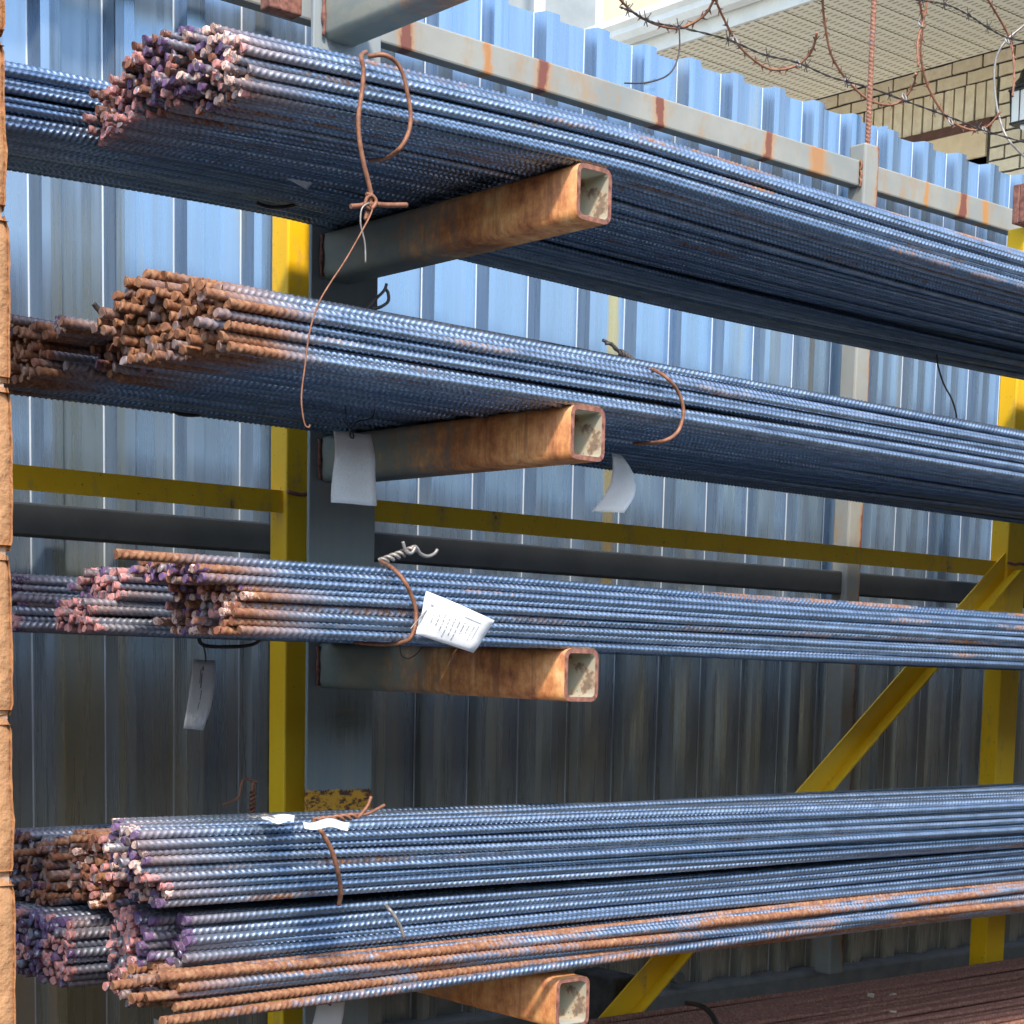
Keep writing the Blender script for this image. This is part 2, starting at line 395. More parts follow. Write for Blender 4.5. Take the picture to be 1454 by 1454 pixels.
tag(build(MB().box(pc.x, pc.x+.15, .075, .097, pd.z, pc.z).box(pc.x+.0, pc.x+.008, .0, .0745, pd.z, pc.z), 'rusty_bracket', M_RUSTRIM, bevel=.003),
    'red brown rusted steel bracket at the top of the right yellow post', 'bracket')
pc = PY(383, 9, .05)
tag(build(MB().box(pc.x, pc.x+.07, .05, .085, pc.z, pc.z+.08), 'rusty_bracket', M_RUSTRIM, bevel=.003),
    'small red brown steel bracket left of the grey column top', 'bracket')

# ------------------------------------------------------------------ rack column with arms
rack = thing('cantilever_rack', 'grey steel column with five rusty square tube arms sticking out towards the viewer', 'rack', (2.003, 0, 0))
def mat_col():
    n = N('rack_column_paint'); z = n.sep(n.tc.outputs['Object'])[2]
    f = n.noise(30, 5, .7); g = n.noise(5, 4, .6); h = n.noise(34, 6, .7, n.coords((1, 1, 2)))
    col = n.mix(n.ramp(g, [(.4, 0), (.62, 1)]), (.25, .295, .31), (.30, .32, .305))
    rc = n.mix(n.ramp(h, [(.44, 0), (.52, 1)]), (.13, .04, .02), (.88, .42, .03))
    zz = n.math('ADD', z, n.math('MULTIPLY', n.math('SUBTRACT', f, .5), .03))
    band = n.math('MULTIPLY', n.math('LESS_THAN', zz, 1.083), n.math('GREATER_THAN', zz, .97))
    fr = n.ramp(n.math('ADD', n.math('MULTIPLY', f, 1), n.math('MULTIPLY', n.math('SUBTRACT', 1.25, z), .35)), [(.66, 0), (.72, .75)])
    fr2 = n.math('MULTIPLY', fr, n.math('GREATER_THAN', z, .95))
    col = n.mix(fr2, col, (.34, .30, .22))
    # scuffed patch under the third arm
    px = n.new('ShaderNodeVectorMath'); px.operation = 'DISTANCE'; n.lk(n.tc.outputs['Object'], px.inputs[0]); px.inputs[1].default_value = (.015, 0, 1.225)
    pm = n.ramp(n.math('ADD', px.outputs['Value'], n.math('MULTIPLY', n.math('SUBTRACT', n.noise(14, 5, .75), .5), .13)), [(.030, .75), (.060, 0)])
    col = n.mix(pm, col, n.mix(n.ramp(h, [(.4, 0), (.6, 1)]), (.13, .125, .10), (.20, .19, .15)))
    col = n.mix(band, col, rc)
    col = n.mix(n.ramp(n.noise(120, 3, .6), [(.69, 0), (.73, .8)]), col, (.10, .05, .03))
    return n.set(col, .5, 0, bump=f, bstr=.3, bdist=.003)
mb = MB(); mb.box(-.075, .076, 0, .010, 0, 3.2)
build(mb, 'flange', mat_col(), rack, bevel=.002)
build(MB().box(.010, .018, .0105, .094, 0, 3.2), 'web', M_GREY, rack)
def arm(z_top, L=.74, x=1.950, nm='arm', w=.074, h=.087):
    t = .0075; rr = .014; mb = MB()
    def ring(off, r):
        pts = []
        for (cx_, cz_, a0) in ((w-off-r, -off-r, 0), (off+r, -off-r, 90), (off+r, -h+off+r, 180), (w-off-r, -h+off+r, 270)):
            for q in range(4):
                a = R(a0 + q*30); pts.append((cx_ + r*math.cos(a), cz_ + r*math.sin(a)))
        return pts
    outer, inner = ring(0, rr), ring(t, rr-t+.001); n = len(outer)
    for prof, y in ((outer, -.0005), (outer, -L), (inner, -L), (inner, -.01)):
        mb.v += [(a, y, b) for a, b in prof]
    for i in range(n):
        j = (i+1) % n
        mb.f.append((i, j, n+j, n+i)); mb.m.append(0); mb.sm.append(True)
        mb.f.append((n+i, n+j, 2*n+j, 2*n+i)); mb.m.append(1); mb.sm.append(False)
        mb.f.append((2*n+i, 2*n+j, 3*n+j, 3*n+i)); mb.m.append(2); mb.sm.append(True)
    mb.f.append(tuple(3*n+i for i in range(n))); mb.m.append(2); mb.sm.append(False)
    o = build(mb, nm, [M_ARM, M_RUSTRIM, M_INNER], rack); o.location = (x-2.003, 0, z_top)
    o.data.materials  # shared look, each arm its own object
    # weld at the root
    pts = [(-.003, -.006, -h+.004+.0095*i) for i in range(9)]
    wb = MB().tube([Vector(p)+Vector((.0015*random.uniform(-1,1), 0, 0)) for p in pts], lambda u: .004+.0015*math.sin(u*40), 6)
    wo_ = build(wb, 'weld_bead', M_RUSTRIM, o)
    return o
ARMS = {'t0': 2.572, 't1': 2.138, 't2': 1.762, 't3': 1.370, 't4': .819}
for kk, z in ARMS.items(): arm(z)
arm(.44)

# ------------------------------------------------------------------ rebar
NS = 10
def bar_mesh(name, r, L=4.5, pitch=.0107, seed=0, wob=.002, droop=None, twist=0.0):
    rnd = random.Random(seed); mb = MB(); nr = int(L/pitch)
    ph1, ph2, a1, a2 = rnd.uniform(0, 6.3), rnd.uniform(0, 6.3), rnd.uniform(.5, 1)*wob, rnd.uniform(.5, 1)*wob
    cutk = rnd.uniform(-.35, .35); rot0 = rnd.uniform(0, 6.283)
    def centre(x):
        y = a1*math.sin(x*1.9+ph1) + .4*a1*math.sin(x*5.1+ph2); z = a2*math.sin(x*1.6+ph2) + .3*a2*math.sin(x*4.3+ph1)
        if droop: z += droop(x)
        return y, z
    prof = ((0.0, .83), (.16, 1.0), (.42, 1.0), (.58, .83))
    rings = []
    for i in range(nr):
        for (u, s) in prof: rings.append((i*pitch + u*pitch, s))
    rings.append((nr*pitch, .87))
    cs = [(math.cos(2*math.pi*k/NS), math.sin(2*math.pi*k/NS)) for k in range(NS)]
    for q, (x, s) in enumerate(rings):
        for k in range(NS):
            th = 2*math.pi*k/NS + rot0
            lon = (k % (NS//2) == 0)
            rr = r*(1.02 if lon else s)
            # inclined ribs: each half leans the other way
            half = k % (NS//2); sgn = 1 if k < NS//2 else -1
            sh = sgn*(half/(NS/2)-.5)*pitch*1.1
            xx = x + (sh if 1 < q < len(rings)-2 else 0)
            yy, zz = rr*math.cos(th), rr*math.sin(th)
            if q < 2: xx = (0 if q == 0 else .0025) + cutk*(yy*math.cos(ph1)+zz*math.sin(ph1))
            cy_, cz_ = centre(x)
            mb.v.append((xx, cy_+yy, cz_+zz))
    for q in range(len(rings)-1):
        for k in range(NS):
            k2 = (k+1) % NS
            mb.f.append((q*NS+k, (q+1)*NS+k, (q+1)*NS+k2, q*NS+k2))
    nf = len(mb.f)
    n_v = len(mb.v); mb.v += [mb.v[k] for k in range(NS)]
    mb.f.append(tuple(n_v+k for k in range(NS))); mb.f.append(tuple((len(rings)-1)*NS+k for k in reversed(range(NS))))
    me = bpy.data.meshes.new(name); me.from_pydata(mb.v, [], mb.f); me.materials.append(M_BAR)
    sm = [True]*nf + [False, False]; me.polygons.foreach_set('use_smooth', sm); me.update()
    return me
def droop_t1(x):
    X = x + 1.25
    if X < 2.0: return -.028*min(1, ((2.0-X)/.72))**1.6
    return -.016*math.sin(min(1, (X-2.0)/2.4)*math.pi)
T1M = [bar_mesh('rebar_top_tier', .0074, seed=i, droop=droop_t1, wob=.0028) for i in range(7)]
STM = [bar_mesh('rebar_straight', .0075, seed=20+i, wob=.0028) for i in range(8)]
WAM = [bar_mesh('rebar_wavy', .0078, seed=40+i, wob=.0045, pitch=.0098) for i in range(4)]

def inside(p, poly):
    x, y = p; c = False; n = len(poly)
    for i in range(n):
        x1, y1 = poly[i]; x2, y2 = poly[i-1]
        if (y1 > y) != (y2 > y) and x < (x2-x1)*(y-y1)/(y2-y1)+x1: c = not c
    return c
PINK = (.62, .27, .25); CREAM = (.78, .52, .44); PURP = (.15, .085, .20); DPUR = (.10, .05, .09); BRN = (.24, .09, .05)
NBAR = 0
def pick(cols, u):
    tot = sum(q[1] for q in cols); u = min(.999, max(0, u))*tot
    for c, w_ in cols:
        if u < w_: return c
        u -= w_
    return cols[-1][0]
def bundle(label, poly, xe, family, dia, cols, rag=.018, rust=.25, endrust=.7, paint=.85, xfun=None, seed=1, slope=0.0, slopey=0.0, group='bundles of rebar on the rack', fan=.0018, red=0.0):
    """poly: cross-section in (Y,Z); xe: X of the cut ends; cols: list of (colour, weight) or function(y,z)"""
    global NBAR
    rnd = random.Random(seed); ys = [p[0] for p in poly]; zs = [p[1] for p in poly]
    root = thing('rebar_bundle', label, 'rebar bundle', (xe, (min(ys)+max(ys))/2, min(zs)), group)
    ly = (min(ys)+max(ys))/2; lz = min(zs)
    row = 0; z = min(zs) + dia*.5; out = []
    while z < max(zs) - dia*.25:
        y = min(ys) + dia*.5 + (dia*.5 if row % 2 else 0)
        while y < max(ys):
            if inside((y, z), poly) and rnd.random() > .035: out.append((y, z))
            y += dia*1.02
        z += dia*.885; row += 1
    for (y, z) in out:
        me = family[rnd.randrange(len(family))]
        o = bpy.data.objects.new('rebar', me); COL.objects.link(o); o.parent = root
        jy, jz = rnd.uniform(-.08, .08)*dia, rnd.uniform(-.08, .08)*dia
        dx = rnd.gauss(0, rag*.36) - (rnd.random() < .08)*rnd.uniform(0, rag*2.0) + (xfun(y, z) if xfun else 0)
        o.location = (dx, y+jy-ly, z+jz-lz)
        rb = .0074 if family is T1M else (.0075 if family is STM else .0078)
        s = dia*.5/rb*.99
        o.scale = (1, s, s)
        o.rotation_euler = (0 if family is T1M else rnd.uniform(0, 6.28), rnd.gauss(0, fan)+slope, rnd.gauss(0, fan)+slopey)
        o['rust'] = max(0.0, min(1.0, rust + rnd.gauss(0, .10))) if rnd.random() > .08 else min(1.0, rust+.32)
        o['red'] = red
        if red: o['rust'] = rnd.uniform(1.3, 1.8)
        o['endrust'] = endrust * rnd.uniform(.3, 1.0)
        c = cols(y, z) if callable(cols) else pick(cols, .5+1.1*noise.noise(Vector((y*24, z*24, seed*3.3)))+rnd.gauss(0, .13))
        j = rnd.uniform(.75, 1.15); o['endcol'] = [c[0]*j, c[1]*j, c[2]*j]
        o['paint'] = 1.0 if rnd.random() < paint else 0.0
        NBAR += 1
    return root

rc = random.Random(5)
def c_t1(y, z):
    u = (y+.735)/.26 + rc.gauss(0, .16)
    if u < .38: return CREAM if rc.random() < .8 else PINK
    if u < .85: return PURP if rc.random() < .75 else BRN
    return BRN if rc.random() < .5 else PINK
B = {}
B['t1a'] = bundle('front rebar bundle of the top tier with cream and purple painted ends', [(-.738,2.139),(-.738,2.205),(-.68,2.230),(-.56,2.255),(-.47,2.258),(-.44,2.215),(-.50,2.150)],
    1.345, T1M, .0140, c_t1, .020, .34, .5, .95, seed=1, xfun=lambda y, z: -.12*max(0, (y+.62)) + (.02 if z < 2.16 else 0) - .25*max(0, z-2.21))
B['t1b'] = bundle('salmon pink ended rebar bundle low in the middle of the top tier', [(-.475,2.150),(-.43,2.215),(-.40,2.228),(-.29,2.226),(-.28,2.150)],
    1.340, T1M, .0140, [(PINK, 6), (BRN, 2), (PURP, 1)], .022, .2, .5, .95, seed=2, xfun=lambda y, z: .12*max(0, y+.42))
B['t1c'] = bundle('rearmost rebar bundle of the top tier running out behind the tan block wall', [(-.27,2.144),(-.27,2.250),(-.10,2.262),(-.02,2.24),(-.02,2.144)],
    1.10, T1M, .0148, [(PURP, 2), (PINK, 1)], .02, .08, .5, .8, seed=3)
B['t2a'] = bundle('front rebar bundle of the second tier with ragged orange rusted ends', [(-.738,1.763),(-.738,1.825),(-.70,1.856),(-.58,1.882),(-.48,1.892),(-.44,1.84),(-.47,1.763)],
    1.330, STM, .0156, [(BRN, 1)], .024, .20, 1.3, .0, seed=4, slope=.0045, xfun=lambda y, z: -.03*max(0, (y+.6)/.15))
B['t2b'] = bundle('brown ended rebar bundle tucked low behind the front one on the second tier', [(-.455,1.763),(-.435,1.832),(-.29,1.845),(-.275,1.763)],
    1.345, STM, .0156, [(DPUR, 3), (BRN, 2)], .026, .12, 1.0, .5, seed=5, xfun=lambda y, z: -.07 if z > 1.815 else .01)
B['t2c'] = bundle('rear rebar bundle of the second tier with dark brown rusted ends by the block wall', [(-.265,1.763),(-.265,1.835),(-.17,1.865),(-.03,1.855),(-.03,1.763)],
    1.275, STM, .0156, [(DPUR, 1), (BRN, 3)], .028, .06, 1.2, .3, seed=6)
B['t3a'] = bundle('front rebar bundle of the third tier carrying the printed white tag', [(-.738,1.371),(-.738,1.462),(-.71,1.475),(-.53,1.480),(-.505,1.371)],
    1.345, STM, .0136, [(PINK, 3), (PURP, 3), (CREAM, 2), (BRN, 3)], .016, .18, .9, .8, seed=7, slope=.0028, xfun=lambda y, z: (-.055 if z > 1.440 else 0) + .12*max(0, y+.64))
B['t3b'] = bundle('pink ended rebar bundle in the middle of the third tier', [(-.465,1.371),(-.465,1.455),(-.43,1.476),(-.34,1.470),(-.32,1.371)],
    1.300, STM, .0136, [(PINK, 6), (PURP, 3)], .012, .05, .5, .95, seed=8, slope=.002, xfun=lambda y, z: (-.04 if z < 1.42 else 0) + .22*max(0, z-1.44))
B['t3c'] = bundle('rear rebar bundle of the third tier with dark purple ends by the block wall', [(-.255,1.371),(-.255,1.455),(-.22,1.463),(-.04,1.460),(-.03,1.371)],
    1.235, STM, .0136, [(DPUR, 4), (PURP, 2), (PINK, 2)], .022, .03, .5, .8, seed=9, slope=.001)
B['u1'] = bundle('upper front rebar bundle of the fourth tier with lilac and pale pink ends', [(-.725,.990),(-.725,1.075),(-.69,1.098),(-.53,1.098),(-.50,.972)],
    1.205, STM, .0138, [(PURP, 4), (CREAM, 4), (PINK, 2)], .014, .18, .5, .9, seed=10, slope=.0045, xfun=lambda y, z: (.035 if z < 1.02 else 0) + .36*max(0, y+.675))
B['u2'] = bundle('upper middle rebar bundle of the fourth tier with orange pink ends', [(-.475,.950),(-.475,1.045),(-.43,1.056),(-.30,1.052),(-.29,.945)],
    1.300, STM, .0140, [(PINK, 4), (BRN, 5), (CREAM, 1)], .022, .05, 1.0, .8, seed=11, slope=-.002)
B['u3'] = bundle('upper rear rebar bundle of the fourth tier with dark brown ends against the fence side', [(-.275,.935),(-.275,1.038),(-.22,1.049),(-.10,1.046),(-.09,.930)],
    1.285, STM, .0140, [(DPUR, 3), (BRN, 3)], .030, .06, .8, .5, seed=12, slope=-.006)
B['l1'] = bundle('lower rebar bundle of the fourth tier with purple ends right above the rusty bars', [(-.705,.898),(-.705,.962),(-.66,.972),(-.47,.965),(-.44,.821),(-.60,.821),(-.60,.886)],
    1.250, STM, .0150, lambda y, z: (PURP if y < -.62 else PINK), .012, .06, .4, .9, seed=13, slope=-.0005, xfun=lambda y, z: .035 if y < -.655 else .30*max(0, y+.60))
B['l2'] = bundle('lower left rebar bundle of the fourth tier with dark purple ends by the block wall', [(-.42,.821),(-.43,.91),(-.38,.932),(-.12,.930),(-.10,.821)],
    1.235, STM, .0150, [(DPUR, 4), (PURP, 4), (PINK, 3)], .016, .03, .4, .9, seed=14, slope=-.0015)
B['rus'] = bundle('rusty orange rebar bundle resting on the lowest visible arm', [(-.742,.838),(-.742,.898),(-.615,.898),(-.615,.838)],
    1.235, WAM, .0158, [(BRN, 1)], .030, .60, 1.4, .0, seed=15, slope=-.0002, fan=.0045)
# lower rust-brown heap under the fourth tier
B['low'] = bundle('low pile of red brown rusted rebar below the fourth tier', [(-.74,.441),(-.74,.50),(-.45,.535),(-.10,.548),(.04,.53),(.04,.441)],
    2.05, WAM, .0158, [(BRN, 1)], .05, 1.0, 1.5, .0, seed=16, fan=.002, red=1.0)

# loose bars
def loose(label, me, a, b, dia, rust, col, paint=0.0, cat='rebar'):
    a, b = Vector(a), Vector(b); o = link('loose_rebar', me); o.location = a
    dvec = (b-a).normalized(); o.rotation_mode = 'QUATERNION'; o.rotation_quaternion = Vector((1,0,0)).rotation_difference(dvec)
    s = dia*.5/.0078; o.scale = (1, s, s); o['rust'] = rust; o['endrust'] = 1.4; o['endcol'] = list(col); o['paint'] = paint
    return tag(o, label, cat)
a = PY(230, 1449, -.762); b = PY(705, 1384, -.752)
loose('single stray rusty rebar sagging below the rusty orange bundle', WAM[0], a, b, .0158, .62, BRN)
loose('single long rebar sticking out left on top of the third tier', STM[1], PY(165, 785, -.70), PY(900, 838, -.70), .0150, .55, BRN)
loose('single grey rebar poking out far left on top of the fourth tier', STM[3], PY(8, 1212, -.22), PY(600, 1172, -.22), .0150, .05, BRN)

# ------------------------------------------------------------------ tie wires
def wire(pts, r, m_, parent=None, name='tie_wire', n=6, closed=False):
    pts = smooth(pts, n, closed)
    if parent is not None:
        inv = parent.location; pts = [p - inv for p in pts]
    return build(MB().tube(pts, r, 6, closed=closed), name, m_, parent)
def twist(a, b, r, turns, amp, m_, parent, tails=None, ph=0):
    a, b = Vector(a), Vector(b); d_ = (b-a); u = d_.normalized(); e = u.orthogonal().normalized(); f_ = u.cross(e)
    for s_ in (0, math.pi):
        pts = []
        for i in range(turns*6+1):
            t_ = i/(turns*6); th = t_*turns*2*math.pi + s_ + ph
            pts.append(a + d_*t_ + e*(amp*math.cos(th)) + f_*(amp*math.sin(th)))
        if tails: pts += [Vector(q) for q in tails[0 if s_ == 0 else 1]]
        wire(pts, r, m_, parent, 'wire_twist', 3)
def px(pl, Y): return [PY(p[0], p[1], p[2] if len(p) > 2 else Y) for p in pl]

# top tier front wire: straight strand, loop and knot
t = B['t1a']
wire(px([(520,74,-.70),(513,80,-.752),(516,100),(514,130),(509,165),(510,195),(516,230),(524,262),(527,280),(524,292)], -.757), .0036, M_WIRE, t)
wire(px([(523,80,-.74),(545,78),(562,88),(572,105),(578,130),(583,160),(581,185),(572,205),(560,218,-.74),(545,226,-.66),(525,228,-.5)], -.757), .0034, M_WIRE, t)
wire(px([(498,293),(512,292),(525,289),(545,291),(578,291)], -.757), .0036, M_WIRE, t)
wire(px([(520,275),(530,279),(534,287),(527,296),(519,292),(521,281),(528,276)], -.762), .0028, M_WIRE, t)
wire(px([(521,300),(519,312),(523,300)], -.757), .003, M_WIRE, t)
wl = wire(px([(524,288),(514,296),(512,318),(518,345),(519,373)], -.765), .0013, M_WIREG, None, 'loose_wire')
tag(wl, 'short pale end of thin wire hanging from the knot under the top tier', 'wire')
wl = wire(px([(525,292),(528,300),(514,328),(490,370),(467,405),(452,432),(440,470),(433,520),(428,565),(432,600),(438,607),(440,603)], -.765), .0013, M_WIRE, None, 'loose_wire')
tag(wl, 'long thin wire hanging from the top tier knot across the second tier', 'wire')
# dark ties far under tiers
wire(px([(365,288),(385,294),(420,290),(450,270),(460,255)], -.12), .003, M_WIRED, B['t1c'])
# second tier
t = B['t2a']
wire(px([(903,517,-.60),(925,524,-.70),(945,535),(962,555),(970,578),(968,600),(958,618),(935,628,-.74),(900,630,-.6)], -.752), .0034, M_WIRE, t)
twist(PY(905,518,-.61), PY(880,500,-.61), .0030, 3, .0042, M_WIRED, t, tails=[px([(872,492),(862,486),(856,483)], -.61), px([(874,496),(868,488),(860,488)], -.62)])
wire(px([(520,440),(533,425),(545,413),(549,403)], -.42), .0025, M_WIRED, B['t2b'])
wire(px([(528,438),(540,436),(551,428),(551,416),(547,410)], -.42), .0028, M_WIRED, B['t2b'])
wire(px([(133,431),(140,440),(150,450),(165,455)], -.40), .004, M_WIRED, B['t2b'])
wire(px([(245,583),(255,588),(275,590),(288,587)], -.06), .003, M_WIRED, B['t2c'])
wl = wire(px([(1330,503),(1332,520),(1340,545),(1352,568),(1358,590),(1357,603)], -.30), .0022, M_WIRED, None, 'loose_wire')
tag(wl, 'thin dark wire hanging from the underside of the top tier at the right', 'wire')
wire(px([(1345,605),(1352,602),(1360,606),(1370,609),(1375,604),(1381,608)], -.32), .0022, M_WIRED, B['t2b'])
# third tier
t = B['t3a']
wire(px([(540,797,-.62),(556,806,-.72),(572,822),(584,845),(591,870),(588,895),(577,910,-.745),(548,915,-.70),(505,912,-.6)], -.752), .0034, M_WIRE, t)
twist(PY(540,798,-.63), PY(587,780,-.63), .0030, 3, .0044, M_WIREG, t, tails=[px([(591,777),(597,786),(607,790),(617,786),(621,780)], -.63), px([(590,776),(585,785),(577,784),(574,776),(572,769)], -.64)])
wire(px([(568,915),(570,930),(580,935),(592,928),(598,920)], -.70), .0010, M_WIRED, t)
t = B['t3c']
wire(px([(282,905),(286,914),(300,918),(340,918),(362,914),(370,906)], -.12), .0034, M_WIRED, t)
# fourth tier
t = B['u1']
wire(px([(445,1166,-.66),(452,1175,-.735),(462,1190),(473,1213),(480,1240),(484,1265),(481,1285,-.735)], -.742), .0036, M_WIRE, t)
twist(PY(446,1166,-.66), PY(505,1159,-.64), .0028, 3, .004, M_WIRE, t, tails=[px([(520,1156),(535,1149),(546,1143)], -.64), px([(512,1157),(522,1144),(527,1131)], -.64)])
t = B['u3']
twist(PY(358,1158,-.2), PY(359,1122,-.2), .0026, 3, .0036, M_WIRE, t, tails=[px([(360,1112),(354,1107),(345,1108),(342,1118),(340,1130),(330,1138),(317,1142)], -.2), px([(358,1116),(361,1109),(365,1112)], -.2)])
wire(pz([(352,1158),(362,1161),(375,1157),(390,1161)], 1.11), .0016, M_WIREG, t)
t = B['l1']
wire(px([(540,1278,-.66),(550,1288,-.712),(560,1300),(568,1315),(574,1331)], -.722), .0030, M_WIREG, t)
t = B['low']
wire(px([(975,1424,-.12),(995,1428,-.25),(1010,1440,-.32),(1020,1460,-.4)], -.3), .006, M_WIRED, t)

# ------------------------------------------------------------------ tags
def paper(label, corners, bend, mat_, prints=None, nm='paper_tag', thick=.0009, lat=None):
    """corners: TL, TR, BR, BL as 3-D points; bend: outward bulge"""
    TL, TR, BR, BL = [Vector(c) for c in corners]; nrm_ = (TR-TL).cross(BL-TL).normalized()
    if nrm_.y > 0: nrm_ = -nrm_
    nu, nv = 8, 10; mb = MB(); o = TL
    def P(u, v):
        p = TL*(1-u)*(1-v)+TR*u*(1-v)+BR*u*v+BL*(1-u)*v
        if lat: p = p + (BR-BL).normalized()*lat(u, v)
        return p + nrm_*(bend(u, v) + .003*noise.noise(Vector((u*2.2+o.x*9, v*3.1, o.z*7)))) - o
    for side in (0, 1):
        for j in range(nv+1):
            for i in range(nu+1): mb.v.append(tuple(P(i/nu, j/nv) + nrm_*(-thick*side)))
    W_ = nu+1
    for side in (0, 1):
        b0 = side*W_*(nv+1)
        for j in range(nv):
            for i in range(nu):
                q = (b0+j*W_+i, b0+j*W_+i+1, b0+(j+1)*W_+i+1, b0+(j+1)*W_+i); mb.f.append(q if side else q[::-1]); mb.m.append(0); mb.sm.append(True)
    b1 = W_*(nv+1); edge = [i for i in range(nu+1)] + [j*W_+nu for j in range(1, nv+1)] + [nv*W_+i for i in range(nu-1, -1, -1)] + [j*W_ for j in range(nv-1, 0, -1)]
    for i in range(len(edge)):
        a_, b_ = edge[i], edge[(i+1) % len(edge)]; mb.f.append((a_, b_, b_+b1, a_+b1)); mb.m.append(0); mb.sm.append(False)
    me = bpy.data.meshes.new(nm); me.from_pydata(mb.v, [], mb.f); me.materials.append(mat_)
    me.polygons.foreach_set('use_smooth', mb.sm); me.update()
    ob = tag(link(nm, me, None, o), label, 'tag')
    if prints:
        pm = MB()
        for (u0, v0, u1, v1) in prints:
            n_ = len(pm.v)
            for (u, v) in ((u0,v0),(u1,v0),(u1,v1),(u0,v1)): pm.v.append(tuple(P(u, v) + nrm_*.0006))
            pm.f.append((n_, n_+1, n_+2, n_+3)); pm.m.append(0); pm.sm.append(False)
        build(pm, 'printed_text', M_INK, ob)
    return ob
def hole_wire(pts, Y, r=.0011, m_=None):
    return px(pts, Y)
tg = paper('blank weathered white tag hanging in front of the grey column below the second tier', [PY(473,612,-.38),PY(528,616,-.38),PY(538,717,-.40),PY(471,713,-.40)], lambda u, v: .004*math.sin(v*5)+.003*math.cos(u*4), M_PAPER)
wire([p for p in px([(490,572),(492,600),(500,612),(502,622),(497,618),(505,600),(527,594),(532,580),(533,566)], -.385)], .0012, M_WIRED, tg, 'tag_wire')
paper('grey white curled tag hanging below the second tier right of the arm tip', [PY(868,644,-.55),PY(880,646,-.55),PY(882,728,-.60),PY(838,726,-.55)], lambda u, v: -.012*math.sin(v*3.14), M_PAPER, lat=lambda u, v: (.026+.012*u)*math.sin(v*2.9+.1))
pr = []
rp = random.Random(3)
for cidx in range(9):
    u = .16 + cidx*.078; v = .36 + .03*(cidx % 2)
    vend = rp.uniform(.6, .92)
    while v < vend:
        l = rp.uniform(.02, .09); pr.append((u, v, u+(.012 if cidx not in (0, 7, 8) else .008), min(v+l, vend))); v += l + rp.uniform(.012, .05)
pr += [(.60,.22,.86,.235), (.16,.30,.165,.88), (.84,.30,.846,.70), (.10,.24,.14,.30)]
tg = paper('white printed tag with rows of small print on the front bundle, third tier', [PY(605,839,-.768),PY(702,881,-.790),PY(672,927,-.770),PY(590,900,-.765)], lambda u, v: .006*math.sin(u*3.1)*(1-v)+.003*math.sin(v*3), M_PAPERW, pr)
wire(px([(583,893),(590,884),(598,876),(606,866),(600,872),(594,880)], -.774), .0009, M_WIREG, tg, 'tag_wire')
tg = paper('narrow curved white tag hanging under the third tier near the yellow post', [PY(274,936,-.12),PY(306,938,-.12),PY(288,1037,-.14),PY(261,1034,-.14)], lambda u, v: .012*math.sin(v*3.1)*(u+.3), M_PAPER,
    [(.42,.10,.48,.16),(.40,.20,.44,.42),(.45,.45,.48,.60),(.44,.62,.47,.72),(.35,.14,.38,.35)])
wire(px([(288,915),(291,925),(292,938),(290,944)], -.12), .0014, M_WIRED, tg, 'tag_wire')
paper('white tag corner showing in the dark underside of the top tier', [PY(390,244,-.30),PY(420,247,-.30),PY(446,256,-.30),PY(437,270,-.29)], lambda u, v: .0, M_PAPER)
paper('thin curled paper strip lying flat at the left of the fourth tier wire knot', pz([(363,1157),(419,1159),(417,1169),(385,1167)], 1.108), lambda u, v: .003*math.sin(u*6), M_PAPER)
paper('bright white paper strip under the wire on top of the fourth tier', pz([(430,1166),(497,1165),(494,1177),(432,1176)], 1.109), lambda u, v: .003*math.sin(u*8), M_PAPERW)
tg = paper('plain white tag hanging in front of the grey column below the fourth tier', [PY(452,1412,-.45),PY(491,1409,-.45),PY(481,1475,-.46),PY(440,1473,-.46)], lambda u, v: .004*math.sin(v*4), M_PAPERW)
wire(px([(470,1400),(471,1415),(469,1428),(466,1424)], -.455), .0012, M_WIRED, tg, 'tag_wire')
paper('tip of a small white paper tag under the stray rusty rebar', [PY(219,1446,-.5),PY(226,1449,-.5),PY(230,1475,-.5),PY(219,1475,-.5)], lambda u, v: 0, M_PAPERW)

# chips lying on the low pile
for (x, y, s, lb) in ((1236,1414,.013,'largest pale wood chip on the rusted pile, leftmost of three'), (1269,1413,.008,'tiny pale wood chip on the rusted pile, rear right of three'), (1268,1438,.010,'small pale wood chip on the rusted pile, nearest of three')):
    r_ = ray(x, y); p = EYE + r_*((.552-EYE.z)/r_.z)
    mb = MB(); mb.prism([Vector((-s,0,0)), Vector((0,-s*.7,.001)), Vector((s*1.2,0,0)), Vector((.2*s,s*.8,0))], (Vector((0,0,0)), Vector((.001,0,.004))))
    o = tag(build(mb, 'wood_chip', M_CHIP, None, p), lb, 'wood chip'); o.rotation_euler = (.3, .2, x*.7)

# dark block and pipe end on the kerb behind the lowest arm
pb = PY(864, 1440, .2)
tag(build(MB().box(pb.x-.03, pb.x+.05, .15, .30, .30, PY(864,1390,.15).z), 'dark_block', M_DARK, bevel=.006), 'dark dirty block standing behind the lowest visible arm tip', 'block')
pp = PY(966, 1389, .50)
tag(build(MB().tube([pp + Vector((0, i*.01, 0)) for i in range(6)], .017, 14), 'pipe_stub', M_BASE), 'small grey round pipe end at the foot of the fence', 'pipe')

